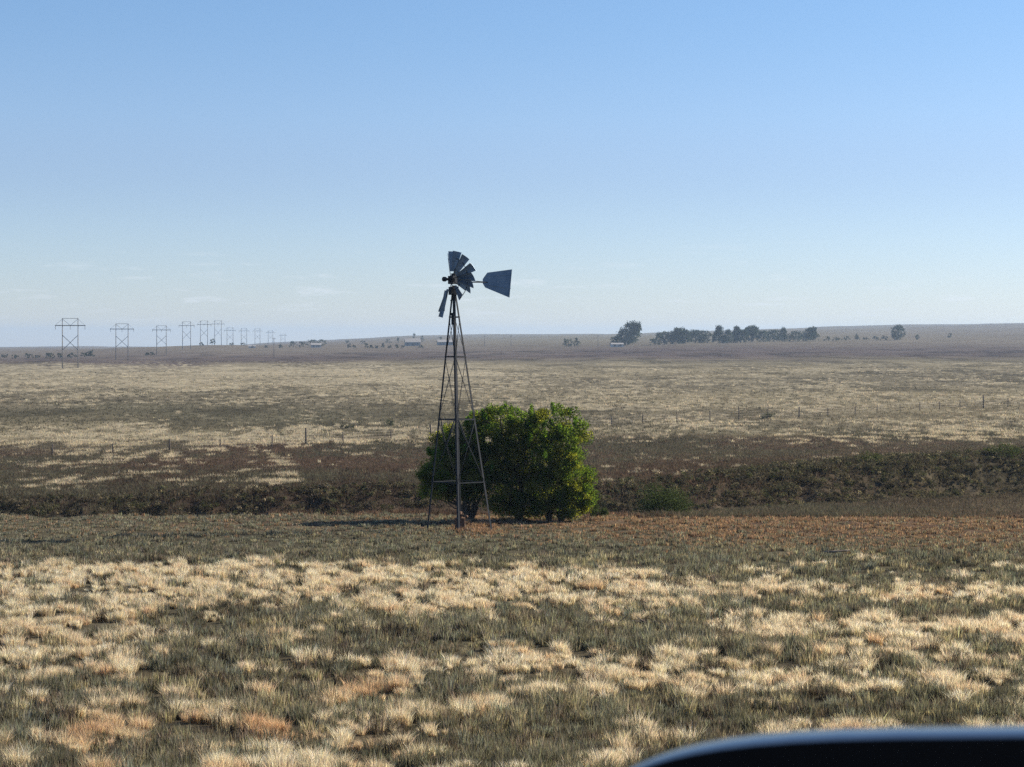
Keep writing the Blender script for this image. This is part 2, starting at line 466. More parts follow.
# ------------------------------------------------------------------ ground: one sheet, to beyond the horizon
def build_ground():
    fr = np.linspace(-0.36, 0.36, 860)
    th = np.concatenate([np.linspace(-math.pi, -0.40, 46), fr, np.linspace(0.40, math.pi, 46)[:-1]])
    rad = np.concatenate([[0.35, 1.2, 2.5, 4, 6, 8.5, 11, 14], np.exp(np.linspace(math.log(17), math.log(9500), 620)), [11000]])
    T, RR = np.meshgrid(th, rad, indexing='xy')
    # follow lines of equal depth in the fine part
    dep = RR / np.maximum(np.cos(np.clip(T, -.5, .5)), .3)
    X = dep * np.sin(T); Y = dep * np.cos(T)
    Z = height(X.ravel(), Y.ravel()).reshape(X.shape)
    V = np.stack([X, Y, Z], -1).reshape(-1, 3)
    nr, ntv = X.shape
    a = np.arange(nr - 1)[:, None] * ntv; c = np.arange(ntv)[None, :]; c2 = (np.arange(ntv) + 1) % ntv
    q = np.stack([a + c, a + c2[None, :], a + ntv + c2[None, :], a + ntv + c], -1).reshape(-1, 4)
    q = q[:, ::-1]
    Yd = np.maximum((RR * np.ones_like(T)).ravel(), .3)
    pxs = 512 + F * np.tan(np.clip(T, -.5, .5)).ravel()
    pys = np.clip(Y0 - F * (V[:, 2] - EYE) / Yd, 300, 790)
    tint = ground_tint(np.clip(pxs, 0, 1024), pys)
    front = (Yd > 90) & (Yd < 1200) & (np.abs(T.ravel()) < .37)
    pp = np.zeros(len(V)); pp[front] = pale_patch(V[front, 0], V[front, 1], np.clip(pxs[front], 0, 1024), pys[front])
    ptint = np.array([.262, .236, .168]) * (.75 + .5 * fbm(V[:, 0] / 5., V[:, 1] / 9., 77, 3))[:, None]
    band = .78 + .5 * fbm(V[:, 0] / 90., np.log(np.maximum(Yd, 1)) * 26., 83, 4)
    band = np.where(front, band, 1)
    tint = tint * .66 * band[:, None] * (1 - pp[:, None]) + ptint * pp[:, None]
    dk = sstep(.5, .66, fbm(V[:, 0] / 11., V[:, 1] / 30., 79, 4)) * front * (1 - pp)
    tint = tint * (1 - .38 * dk[:, None])
    cen = len(V)
    V = np.vstack([V, [[0, 0, hz(0, .35)]]]); tint = np.vstack([tint, [soil]])
    fan = np.stack([np.arange(ntv), c2, np.full(ntv, cen)], -1)[:, ::-1]
    loops = np.concatenate([q.ravel(), fan.ravel()])
    starts = np.concatenate([np.arange(len(q)) * 4, len(q) * 4 + np.arange(len(fan)) * 3])
    o = fast_mesh('ground', V, loops, starts, M['ground'], tint, smooth=True)
    # faces wind upward
    if o.data.polygons[len(q) // 2].normal.z < 0:
        o.data.flip_normals()
    return tag(o, kind='structure')
build_ground()

# ------------------------------------------------------------------ grass (nobody could count it)
rng = np.random.default_rng(7)
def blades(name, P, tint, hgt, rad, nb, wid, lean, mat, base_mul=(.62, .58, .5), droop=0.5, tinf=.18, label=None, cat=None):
    """tufts of thin blades rising from the points P (all per-tuft arrays)"""
    n = np.asarray(nb, int); idx = np.repeat(np.arange(len(P)), n); N = len(idx)
    ang = rng.uniform(0, 2 * math.pi, N); rr = np.sqrt(rng.uniform(0, 1, N))
    dirx, diry = np.cos(ang), np.sin(ang)
    B = P[idx].copy()
    rad = np.broadcast_to(rad, (len(P),)); rd = rad[idx]
    B[:, 0] += dirx * rr * rd * .6; B[:, 1] += diry * rr * rd * .6
    B[:, 2] -= 0.02
    h = hgt[idx] * rng.uniform(.55, 1.08, N)
    ln = lean[idx] * h * rng.uniform(.15, 1.0, N) * (.35 + rr)
    a2 = ang + rng.normal(0, .7, N)
    lx, ly = np.cos(a2) * ln, np.sin(a2) * ln
    wa = rng.uniform(0, 2 * math.pi, N); w_ = wid[idx] * rng.uniform(.6, 1.3, N)
    wx, wy = np.cos(wa) * w_ / 2, np.sin(wa) * w_ / 2
    V = np.zeros((N, 5, 3))
    V[:, 0] = B; V[:, 1] = B
    V[:, 0, 0] -= wx; V[:, 0, 1] -= wy; V[:, 1, 0] += wx; V[:, 1, 1] += wy
    mid = B + np.stack([lx * .36, ly * .36, h * .62], -1)
    V[:, 2] = mid; V[:, 3] = mid
    V[:, 2, 0] -= wx * .8; V[:, 2, 1] -= wy * .8; V[:, 3, 0] += wx * .8; V[:, 3, 1] += wy * .8
    V[:, 4] = B + np.stack([lx, ly, h * (1 - droop * .25 * rng.uniform(0, 1, N))], -1)
    c = tint[idx] * (1 + rng.normal(0, tinf, (N, 1))) * (1 + rng.normal(0, .05, (N, 3)))
    c = np.clip(c, .01, .8)
    C = np.repeat(c[:, None, :], 5, 1)
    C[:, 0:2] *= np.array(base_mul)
    k = np.arange(N)[:, None] * 5
    loops = np.concatenate([k + np.array([[0, 1, 3, 2]]), k + np.array([[2, 3, 4]])], 1).ravel()
    starts = np.stack([np.arange(N) * 7, np.arange(N) * 7 + 4], -1).ravel()
    o = fast_mesh(name, V.reshape(-1, 3), loops, starts, mat, C.reshape(-1, 3))
    return tag(o, label, cat, kind='stuff')

def tan_amount(px, py, X, Y):
    """share of pale dry grass on the near slope"""
    yT = np.interp(px, [0, 300, 600, 720, 1024], [564, 564, 571, 583, 590])
    yB = np.interp(px, [0, 200, 330, 560, 690, 720, 1024], [628, 622, 613, 618, 612, 600, 607])
    n = fbm(X / 1.5, Y / 2.4, 41, 4)
    n2 = fbm(X / .7, Y / .9, 47, 3)
    j = (n - .5) * 22
    inA = sstep(yT - 3, yT + 7, py + j * .6) * (1 - sstep(yB - 4, yB + 8, py + j))
    t = .02 + .86 * inA * np.interp(px, [0, 520, 660, 1024], [1, .95, .72, .95])
    below = sstep(0, 12, py - yB)
    t = t + below * np.clip(.46 + (n - .5) * 2.2, 0, .95)
    for cx, cy, rx, ry, s in GREEN: t = t - .7 * s * ellipse(px + j, py + j * .5, cx, cy, rx, ry)
    for cx, cy, rx, ry, s in STRAW: t = t + .8 * s * ellipse(px + j, py + j * .4, cx, cy, rx, ry)
    t = t + (n2 - .5) * .95
    return np.clip(t, 0, .97) * sstep(556, 568, py + j * .5)
GREEN = [(265, 620, 75, 18, .8), (590, 636, 120, 18, .9), (390, 650, 95, 13, .7), (860, 612, 150, 9, .75), (760, 650, 70, 22, .4), (900, 690, 100, 14, .4),
         (45, 715, 60, 25, .7), (165, 700, 50, 22, .4), (430, 700, 55, 12, .4), (560, 735, 120, 26, .75), (270, 690, 60, 14, .6), (400, 745, 50, 20, .4),
         (800, 715, 160, 18, .6), (920, 715, 100, 14, .4), (300, 755, 200, 16, .4), (80, 612, 40, 5, .3), (150, 752, 60, 14, .5)]
STRAW = [(95, 655, 90, 22, .5), (30, 635, 60, 20, .5), (110, 620, 70, 9, .4), (240, 672, 50, 10, .4), (330, 692, 75, 10, .6), (270, 736, 45, 14, .9), (85, 735, 38, 14, .8),
         (400, 672, 60, 14, .5), (520, 690, 55, 14, .6), (600, 672, 90, 16, .5), (700, 688, 40, 11, .6), (790, 692, 36, 10, .6), (755, 668, 36, 10, .6), (860, 655, 50, 13, .6),
         (960, 645, 90, 18, .55), (990, 625, 60, 9, .5), (960, 688, 30, 8, .5), (780, 637, 30, 7, .6), (735, 630, 36, 6, .5), (470, 722, 45, 9, .4), (375, 745, 55, 14, .6),
         (540, 657, 18, 5, .8), (505, 646, 14, 5, .8), (640, 742, 30, 9, .5), (90, 690, 40, 8, .4), (440, 640, 30, 5, .4)]
RUST = [(330, 694, 70, 11, .9), (272, 737, 45, 15, 1.0), (85, 737, 42, 16, .9), (100, 690, 60, 10, .5), (360, 680, 40, 8, .5), (30, 640, 40, 8, .3), (860, 655, 30, 8, .25), (680, 690, 30, 6, .3)]

def near_slope():
    # straw grows in domed clumps of several tufts
    n = 7600
    Yc = np.sqrt(rng.uniform(17.0 ** 2, 77.0 ** 2, n)); uc = rng.uniform(-.345, .345, n); Xc = uc * Yc
    px, py = pixel(Xc, Yc, height(Xc, Yc))
    t = tan_amount(px, py, Xc, Yc)
    keep = rng.uniform(0, 1, n) < t * 1.12
    Xc, Yc, t = Xc[keep], Yc[keep], t[keep]
    nt_ = rng.integers(3, 9, len(Xc)); cr = rng.uniform(.10, .26, len(Xc)) * (1 + .5 * (rng.uniform(0, 1, len(Xc)) < .2)); ch = rng.uniform(.62, 1.25, len(Xc))
    idx = np.repeat(np.arange(len(Xc)), nt_); m = len(idx)
    a = rng.uniform(0, 2 * math.pi, m); q = np.sqrt(rng.uniform(0, 1, m))
    X = Xc[idx] + np.cos(a) * q * cr[idx] * 1.3; Y = Yc[idx] + np.sin(a) * q * cr[idx]
    Q = np.stack([X, Y, height(X, Y)], -1)
    qx, qy = pixel(X, Y, Q[:, 2])
    ctint = rng.uniform(.78, 1.12, len(Xc))
    c = np.array([.80, .685, .50]) * (ctint[idx] * rng.uniform(.92, 1.08, m))[:, None]
    rr = np.zeros(m)
    for cx, cy, rx, ry, s in RUST: rr = np.maximum(rr, s * ellipse(qx, qy, cx, cy, rx, ry))
    odd = (rng.uniform(0, 1, len(Xc)) < .10)
    rr = np.clip(rr + odd[idx] * .55, 0, 1)[:, None]
    c = c * (1 - rr) + np.array([.60, .43, .27]) * rr
    far = np.clip(Y / 30, .7, 2.6)
    big = ch[idx] * (1.08 - .5 * q ** 2) * rng.uniform(.85, 1.1, m)
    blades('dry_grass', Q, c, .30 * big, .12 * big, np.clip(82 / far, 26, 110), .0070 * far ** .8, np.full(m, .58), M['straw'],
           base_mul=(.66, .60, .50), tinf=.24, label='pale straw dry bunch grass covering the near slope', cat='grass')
    # grey green weeds in between, in clumps with dark gaps
    n = 11500
    Yc = np.concatenate([np.sqrt(rng.uniform(17.2 ** 2, 77.0 ** 2, n)), rng.uniform(17.2, 42, 2600)]); uc = rng.uniform(-.345, .345, len(Yc)); Xc = uc * Yc
    px, py = pixel(Xc, Yc, height(Xc, Yc))
    t = tan_amount(px, py, Xc, Yc)
    n4 = fbm(Xc / 2.6, Yc / 2.6, 57, 3)
    keep = rng.uniform(0, 1, len(Yc)) < np.clip((1.15 - t) * (.45 + 1.1 * n4), .10, 1)
    Xc, Yc, py, n4 = Xc[keep], Yc[keep], py[keep], n4[keep]; nc = len(Xc)
    flat = sstep(536, 568, py)           # the flat before the creek is grazed short
    cr = rng.uniform(.14, .34, nc); ch = rng.uniform(.45, 1.35, nc) * (.55 + .45 * flat) * (.6 + .8 * n4)
    base = np.array([.182, .168, .130]) * (1 + (n4[:, None] - .5) * .5) * rng.uniform(.62, 1.35, (nc, 1))
    k_ = rng.uniform(0, 1, nc)[:, None]
    base = np.where(k_ < .17, np.array([.40, .34, .235]) * rng.uniform(.75, 1.15, (nc, 1)), base)
    base = np.where((k_ > .17) & (k_ < .36), np.array([.175, .140, .112]) * rng.uniform(.6, 1.2, (nc, 1)), base)
    base = np.where((k_ > .36) & (k_ < .46), np.array([.235, .235, .195]) * rng.uniform(.8, 1.15, (nc, 1)), base)
    gz_ = (1 - flat)[:, None] * .55
    base = base * (1 - gz_) + np.array([.195, .190, .155]) * rng.uniform(.6, 1.35, (nc, 1)) * gz_
    nt_ = rng.integers(3, 8, nc); idx = np.repeat(np.arange(nc), nt_); m = len(idx)
    a = rng.uniform(0, 2 * math.pi, m); q = np.sqrt(rng.uniform(0, 1, m))
    X = Xc[idx] + np.cos(a) * q * cr[idx] * 1.25; Y = Yc[idx] + np.sin(a) * q * cr[idx]
    Q = np.stack([X, Y, height(X, Y)], -1); qx, qy = pixel(X, Y, Q[:, 2])
    c = base[idx] * rng.uniform(.85, 1.15, (m, 1))
    n3 = fbm(X / .9, Y / .9, 53, 3)
    rw = (sstep(503, 512, qy) * (1 - sstep(524 + 6 * sstep(560, 760, qx), 552 + 10 * sstep(560, 760, qx), qy)) * (.15 + .66 * sstep(400, 640, qx)) + .75 * ellipse(qx, qy, 478, 527, 26, 10))
    rw = ((rng.uniform(0, 1, m) < rw * np.clip(.15 + 1.9 * n3, 0, 1)))[:, None]
    c = np.where(rw, np.array([.30, .190, .130]) * rng.uniform(.55, 1.5, (m, 1)), c)
    far = np.clip(Y / 30, .7, 2.6)
    big = ch[idx] * (1.1 - .45 * q ** 2) * rng.uniform(.8, 1.15, m)
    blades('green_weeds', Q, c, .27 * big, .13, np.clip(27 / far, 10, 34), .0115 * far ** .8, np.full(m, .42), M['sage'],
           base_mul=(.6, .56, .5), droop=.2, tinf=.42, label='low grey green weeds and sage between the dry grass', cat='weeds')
near_slope()

def plain():
    n = 90000
    Y = 1 / rng.uniform(1 / 700., 1 / 77., n); u = rng.uniform(-.335, .335, n)
    e = 40000
    Y = np.concatenate([Y, np.sqrt(rng.uniform(77 ** 2, 210 ** 2, e))]); u = np.concatenate([u, rng.uniform(-.335, .335, e)])
    X = u * Y; Z = height(X, Y); px, py = pixel(X, Y, Z)
    c = ground_tint(np.clip(px, 0, 1024), py)
    isp = pale_patch(X, Y, px, py) > rng.uniform(.25, .75, len(Y))
    n2 = fbm(X / 14., Y / 40., 67, 4)
    dark = (rng.uniform(0, 1, len(Y)) < np.clip(.30 + 3.0 * (n2 - .5), .04, .8)) & ~isp
    c = c * rng.uniform(.45, 1.4, (len(Y), 1)) * (.72 + .5 * fbm(X / 90., np.log(Y) * 26., 83, 4))[:, None]
    c = np.where(isp[:, None], np.array([.60, .53, .38]) * rng.uniform(.55, 1.1, (len(Y), 1)), c)
    c = np.where(dark[:, None], np.array([.105, .10, .070]) * rng.uniform(.6, 1.4, (len(Y), 1)), c)
    far = np.clip(Y / 100, .8, 6)
    big = rng.uniform(.6, 1.4, len(Y)) * np.where(dark, 1.15, 1) * np.where(isp, 1.2, 1)
    P = np.stack([X, Y, Z], -1)
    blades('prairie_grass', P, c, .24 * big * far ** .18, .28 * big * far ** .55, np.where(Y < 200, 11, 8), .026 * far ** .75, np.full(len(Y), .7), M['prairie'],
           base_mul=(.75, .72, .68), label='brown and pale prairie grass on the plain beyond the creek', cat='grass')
plain()

# ------------------------------------------------------------------ foliage
def leaf_cloud(name, centers, radii, nper, size, tint, mat, parent=None, aspect=.5, flat=.0, jitter=.2):
    """leaf sized diamonds through clumps; per-clump tint"""
    nper = np.broadcast_to(np.asarray(nper), (len(centers),)).astype(int)
    idx = np.repeat(np.arange(len(centers)), nper); N = len(idx)
    d = rng.normal(0, 1, (N, 3)); d /= np.linalg.norm(d, axis=1)[:, None] + 1e-9
    rr = rng.uniform(0, 1, N) ** .45
    rad = np.asarray(radii)
    if rad.ndim == 1: rad = np.repeat(rad[:, None], 3, 1)
    Pp = centers[idx] + d * rr[:, None] * rad[idx]
    a = rng.normal(0, 1, (N, 3)); a[:, 2] -= .25; a /= np.linalg.norm(a, axis=1)[:, None]
    b = np.cross(a, rng.normal(0, 1, (N, 3))); b /= np.linalg.norm(b, axis=1)[:, None] + 1e-9
    s = size * rng.uniform(.6, 1.35, N)[:, None]
    V = np.stack([Pp - a * s * .5, Pp + b * s * aspect * .5, Pp + a * s * .5, Pp - b * s * aspect * .5], 1)
    c = np.asarray(tint); c = c[idx] if c.ndim == 2 else np.repeat(c[None, :], N, 0)
    c = c * (1 + rng.normal(0, jitter, (N, 1)))
    C = np.repeat(np.clip(c, .005, .6)[:, None, :], 4, 1)
    return fast_mesh(name, V.reshape(-1, 3), np.arange(4 * N), np.arange(N) * 4, mat, C.reshape(-1, 3), parent=parent)

def limb(mb, a, b, r0, r1, seed, wob=.12, n=6):
    rd = random.Random(seed); a = Vector(a); b = Vector(b); L = (b - a).length
    pts = []
    for i in range(n + 1):
        t = i / n; q = a.lerp(b, t)
        if 0 < i < n: q += Vector((rd.uniform(-1, 1), rd.uniform(-1, 1), rd.uniform(-.4, .4))) * wob * L * .5
        pts.append(q)
    mb.tube(pts, [r0 + (r1 - r0) * i / n for i in range(n + 1)], 7)
    return pts

def big_bush():
    Yb = 72.0; k = Yb / F
    base = at(512, Yb)
    root = tag(empty('bush', base), 'large bright green leafy bush growing behind the windmill tower', 'bush')
    gz = base.z
    def loc(px, py, dy):
        return np.array([(px - 512) * k - base.x, dy, (Y0 - py) * k + EYE - gz])
    L = [  # px, py, rx, rz, ry(m), dy, clumps
        (443, 472, 25, 24, 1.1, .1, 50), (462, 455, 28, 20, 1.0, .3, 42), (462, 474, 28, 20, 1.1, .2, 40), (449, 440, 15, 12, .8, .2, 16), (468, 435, 16, 13, .9, .3, 20), (478, 425, 12, 12, .8, .3, 12), (484, 443, 22, 20, 1.0, .3, 30), (500, 424, 20, 20, 1.0, .2, 34), (486, 468, 22, 22, 1.1, .5, 34),
        (525, 425, 20, 16, 1.0, .1, 20), (548, 425, 24, 20, 1.1, 0, 30), (570, 436, 20, 24, 1.1, 0, 26), (550, 455, 34, 26, 1.4, .1, 60), (566, 475, 27, 28, 1.3, 0, 54),
        (545, 492, 38, 22, 1.3, .2, 60), (574, 490, 20, 24, 1.0, -.1, 40), (586, 497, 10, 12, .6, -.2, 12), (525, 508, 24, 10, 1.0, .2, 28), (503, 462, 20, 24, 1.0, .2, 26), (522, 440, 16, 18, 1.0, .1, 20), (502, 500, 22, 14, .9, .3, 18), (560, 508, 24, 9, 1.0, -.1, 24), (440, 490, 18, 14, .8, .2, 16), (515, 490, 24, 22, 1.2, .4, 26), (434, 484, 18, 16, .8, .2, 18), (472, 482, 26, 14, .9, .3, 20), (520, 455, 18, 24, 1.1, .5, 24), (465, 490, 32, 10, .8, .4, 14)]
    cs, rs, tn = [], [], []
    for px, py, rx, rz, ry, dy, nc in L:
        c0 = loc(px, py, dy)
        for _ in range(nc):
            d = rng.normal(0, 1, 3); d /= np.linalg.norm(d)
            f = rng.uniform(.35, 1) ** .6
            cs.append(c0 + d * f * np.array([rx * k, ry, rz * k])); r = rng.uniform(.18, .40)
            rs.append([r, r, r * .8])
            g = rng.uniform(.75, 1.3)
            tn.append(np.array([.060, .094, .030]) * g if rng.uniform() > .38 else np.array([.122, .132, .038]) * g)
    # long shoots that break the outline
    for _ in range(80):
        px, py, rx, rz, ry, dy, nc = L[rng.integers(0, 13)]
        d = rng.normal(0, 1, 3); d[2] = abs(d[2]) * 1.1; d /= np.linalg.norm(d)
        c = loc(px, py, dy) + d * np.array([rx * k, ry, rz * k]) * rng.uniform(1.0, 1.2)
        cs.append(c); rs.append([.10, .10, .2]); tn.append(np.array([.07, .125, .03]) * rng.uniform(.8, 1.3))
    cs, rs, tn = np.array(cs), np.array(rs), np.array(tn)
    ok = cs[:, 2] > .12
    cs, rs, tn = cs[ok], rs[ok], tn[ok]
    leaf_cloud('foliage', cs, rs, (75 + 440 * rs[:, 0]).astype(int), .078, tn, M['leaf'], root, .5)
    mb = MB()
    tr = [(535, 517, .3), (550, 518, 0), (520, 518, .4), (470, 520, .5), (560, 518, .2)]
    for i, (px, py, rx, rz, ry, dy, nc) in enumerate(L):
        s = min(tr, key=lambda q: abs(q[0] - px) + random.Random(i).uniform(0, 14))
        a = loc(s[0], s[1], s[2]); a[2] = -.1
        b = loc(px, py - rz * .4, dy)
        p = limb(mb, a, b, .075, .02, i, .16)
        for q in range(4):
            rd = random.Random(i * 9 + q)
            s0 = p[2 + q % 4]
            e = loc(px + rd.uniform(-1, 1) * rx, py + rd.uniform(-1, .6) * rz, dy + rd.uniform(-1, 1) * ry * .7)
            limb(mb, s0, e, .028, .008, i * 31 + q, .14, 4)
    mb.build('branches', M['bark'], root)
big_bush()

def shrub(name, px, Y, wpx, hpx, tint, label, cat='shrub', group=None, clumps=26, size=.10, mat='brush', per=70, root=None):
    k = Y / F; base = at(px, Y)
    root = tag(empty(name, base), label, cat, group)
    cs = []; rs = []
    for _ in range(clumps):
        d = rng.normal(0, 1, 3); d /= np.linalg.norm(d); d[2] = abs(d[2])
        f = rng.uniform(.25, 1) ** .6
        cs.append([d[0] * f * wpx / 2 * k * .85, d[1] * f * wpx / 2 * k * .7, hpx * k * (.12 + .72 * d[2] * f)])
        rs.append(rng.uniform(.16, .30) * min(wpx, hpx * 1.6) * k)
    tn = np.array(tint)[None, :] * rng.uniform(.7, 1.35, (clumps, 1))
    leaf_cloud('foliage', np.array(cs), np.array(rs), per, size, tn, M[mat], root, .45)
    mb = MB()
    for i in range(6):
        limb(mb, (random.Random(i).uniform(-.1, .1) * wpx * k, 0, -.08), Vector(cs[i]), .012 * hpx * k + .004, .004, i, .15, 4)
    mb.build('stem', M['bark'], root)
    return root
shrub('shrub', 664, 80, 62, 34, (.055, .072, .030), 'rounded dark green shrub on the creek edge beside the large bush', clumps=60, size=.085, per=120)
shrub('shrub', 599, 74.5, 18, 15, (.06, .082, .03), 'small yellow green sprig at the foot of the large bush', clumps=14, size=.08, per=70)
shrub('shrub', 870, 120, 40, 12, (.075, .085, .036), 'yellow green shrub in the dark brush of the creek bank', clumps=24, size=.12, per=60)
shrub('shrub', 1003, 130, 48, 15, (.07, .085, .034), 'yellowish shrub at the far top of the brushy creek bank', clumps=26, size=.12, per=60)
shrub('shrub', 768, 262, 22, 8, (.075, .08, .05), 'low dark sage bush under the far fence line', clumps=14, size=.2, per=40)
shrub('shrub', 389, 247, 11, 8, (.075, .08, .05), 'small rounded sage bush beside the fence near the windmill', clumps=10, size=.2, per=40)
shrub('shrub', 345, 240, 22, 5, (.08, .08, .055), 'flat grey sage bush behind a thin fence post', clumps=12, size=.2, per=40)

def creek_brush():
    n = 1630
    px = np.concatenate([rng.uniform(-90, 440, 330), rng.uniform(590, 790, 300), rng.uniform(770, 1120, 1000)])
    Yb, pb = bank_top(px)
    Y = Yb + rng.uniform(-8.5, .5, n)
    ri = px > 690
    Y = np.where(ri, Yb + rng.uniform(-10.5, 1.5, n) + 15 * rng.uniform(0, 1, n) ** 3, Y)
    X = (px - 512) / F * Y; Z = height(X, Y)
    h = rng.uniform(.15, .70, n) * np.where(ri, .95, .85) * (1 - .55 * sstep(-.5, 9, Y - Yb))
    cs, rs, tn = [], [], []
    for i in range(n):
        for _ in range(5):
            r = h[i] * rng.uniform(.3, .55)
            cs.append([X[i] + rng.normal(0, .35), Y[i] + rng.normal(0, .35), Z[i] + h[i] * rng.uniform(.2, .75)]); rs.append([r, r, r * .8])
            b = rng.uniform()
            base = np.array([.080, .067, .051]) if b < .5 else (np.array([.078, .080, .045]) if b < .74 else (np.array([.13, .115, .078]) if b < .92 else np.array([.21, .175, .12])))
            tn.append(base * rng.uniform(.65, 1.3))
    o = leaf_cloud('creek_brush', np.array(cs), np.array(rs), 36, .13, np.array(tn), M['brush'], None, .4)
    tag(o, 'dark tangled brush lining the far bank of the creek', 'brush', kind='stuff')
creek_brush()

# ------------------------------------------------------------------ windmill
def windmill():
    Yw = 67.0; k = Yw / F
    bx = (459.5 - 512) * k
    base = Vector((bx, Yw, hz(bx, Yw)))
    root = tag(empty('windmill', base), 'old steel windpump with missing wheel blades on a four legged lattice tower', 'windmill')
    H = (Y0 - 293) * k + EYE - base.z
    lean = Vector((-.21, 0, 0))
    feet = [Vector((0, -1.24, 0)), Vector((1.24, 0, 0)), Vector((0, 1.24, 0)), Vector((-1.24, 0, 0))]
    def gp(v):
        w_ = base + v
        return Vector((v.x, v.y, hz(w_.x, w_.y) - base.z - .12))
    feet = [gp(v) for v in feet]
    tops = [Vector((0, -.085, H)) + lean, Vector((.085, 0, H)) + lean, Vector((0, .085, H)) + lean, Vector((-.085, 0, H)) + lean]
    def on(i, t): return feet[i % 4].lerp(tops[i % 4], t)
    cen = lambda t: Vector((0, 0, 0)).lerp(Vector((lean.x, 0, H)), t)
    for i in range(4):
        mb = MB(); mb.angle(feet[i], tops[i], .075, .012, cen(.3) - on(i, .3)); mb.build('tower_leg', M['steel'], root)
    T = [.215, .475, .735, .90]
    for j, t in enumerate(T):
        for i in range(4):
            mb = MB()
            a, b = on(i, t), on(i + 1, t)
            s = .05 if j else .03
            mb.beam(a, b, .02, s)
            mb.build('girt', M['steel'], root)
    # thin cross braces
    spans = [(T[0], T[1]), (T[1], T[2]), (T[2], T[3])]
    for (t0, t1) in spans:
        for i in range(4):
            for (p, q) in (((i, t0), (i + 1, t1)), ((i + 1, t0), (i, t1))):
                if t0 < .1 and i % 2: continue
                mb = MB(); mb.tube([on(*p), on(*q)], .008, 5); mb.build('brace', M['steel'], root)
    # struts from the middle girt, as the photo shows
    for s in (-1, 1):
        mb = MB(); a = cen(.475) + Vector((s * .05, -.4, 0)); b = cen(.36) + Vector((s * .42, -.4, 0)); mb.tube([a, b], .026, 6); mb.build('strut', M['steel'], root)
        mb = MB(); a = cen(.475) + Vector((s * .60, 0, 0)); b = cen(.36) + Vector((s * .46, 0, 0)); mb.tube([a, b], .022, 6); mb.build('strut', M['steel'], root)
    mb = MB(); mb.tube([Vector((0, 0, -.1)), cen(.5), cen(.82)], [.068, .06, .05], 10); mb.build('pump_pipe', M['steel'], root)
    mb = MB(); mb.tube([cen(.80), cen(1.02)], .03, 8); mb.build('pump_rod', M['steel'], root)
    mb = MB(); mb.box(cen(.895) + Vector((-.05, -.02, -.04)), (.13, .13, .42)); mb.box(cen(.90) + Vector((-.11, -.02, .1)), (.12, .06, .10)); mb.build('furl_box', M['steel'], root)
    mb = MB()
    mb.box((.02, -.1, .28), (.36, .34, .42)); mb.tube([(.02, -.1, .48), (.02, -.1, .72)], .08, 10); mb.tube([(.02, -.1, .6), (.3, -.34, .56)], .05, 8)
    mb.box((.22, -.3, .02), (.5, .42, .16))
    mb.build('pump_head', M['rust'], root)
    # head: yaw so that the wheel looks to the left and towards us
    a = R(43)
    n_ = Vector((-math.sin(a), -math.cos(a), 0)); e1 = Vector((math.cos(a), -math.sin(a), 0)); e2 = Vector((0, 0, 1))
    hz0 = (Y0 - 279.5) * k + EYE - base.z
    mast = Vector((lean.x, 0, H))
    hub = Vector((lean.x + .02, 0, hz0)) + n_ * .13
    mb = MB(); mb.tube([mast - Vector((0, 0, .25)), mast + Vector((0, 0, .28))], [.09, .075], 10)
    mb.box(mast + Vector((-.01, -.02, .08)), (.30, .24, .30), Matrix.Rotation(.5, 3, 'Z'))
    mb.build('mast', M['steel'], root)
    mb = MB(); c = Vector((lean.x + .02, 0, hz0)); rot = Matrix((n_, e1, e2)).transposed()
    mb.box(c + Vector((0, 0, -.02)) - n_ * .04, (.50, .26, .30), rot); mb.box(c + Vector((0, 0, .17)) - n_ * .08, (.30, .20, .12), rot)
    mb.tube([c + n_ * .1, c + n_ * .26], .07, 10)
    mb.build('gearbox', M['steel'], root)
    # wheel
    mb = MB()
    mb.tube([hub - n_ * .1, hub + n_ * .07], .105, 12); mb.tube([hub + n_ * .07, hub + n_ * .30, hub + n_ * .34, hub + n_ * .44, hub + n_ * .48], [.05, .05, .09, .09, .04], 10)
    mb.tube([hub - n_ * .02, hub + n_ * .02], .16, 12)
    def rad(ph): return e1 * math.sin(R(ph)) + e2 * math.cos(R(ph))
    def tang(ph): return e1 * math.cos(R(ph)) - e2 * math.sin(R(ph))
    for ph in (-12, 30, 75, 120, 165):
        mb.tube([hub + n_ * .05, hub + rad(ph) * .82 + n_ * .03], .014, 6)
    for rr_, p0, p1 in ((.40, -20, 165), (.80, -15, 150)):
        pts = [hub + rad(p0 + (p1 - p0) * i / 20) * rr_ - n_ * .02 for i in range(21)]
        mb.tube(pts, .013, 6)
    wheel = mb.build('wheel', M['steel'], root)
    bl = [(-6, .36, .98, .5, -62, 0), (3, .30, 1.04, .9, -30, 0), (15, .30, 1.06, .85, -32, 0), (41, .26, 1.09, .86, -28, 0), (68, .26, 1.18, .90, -30, 0), (86, .28, 1.10, 1, -34, 0), (100, .28, 1.06, 1, -34, 0),
          (113, .30, 1.0, .95, -32, 0), (146, .30, .82, 1.0, -20, 0)]
    def blade(ph, r0, r1, wsc, pitch, bend, off=Vector((0, 0, 0))):
        rho, t = rad(ph), tang(ph)
        b_ = R(pitch)
        wv = t * math.cos(b_) + n_ * math.sin(b_); nv = rho.cross(wv)
        w0, w1 = .17 * wsc * (.6 + .4 * r0 / .3), .40 * wsc
        vs_, nseg = [], 5
        for sgn in (0, 1):
            for i in range(nseg + 1):
                f = i / nseg; rr = r0 + (r1 - r0) * f; ww = (w0 + (w1 - w0) * f)
                for j in range(5):
                    g = j / 4 - .5
                    camb = (.25 - g * g) * .16 * ww * 2
                    vs_.append(hub + off + rho * rr + wv * ww * g + nv * (camb + bend * f * f + sgn * .006))
        m_ = (nseg + 1) * 5; fs_ = []
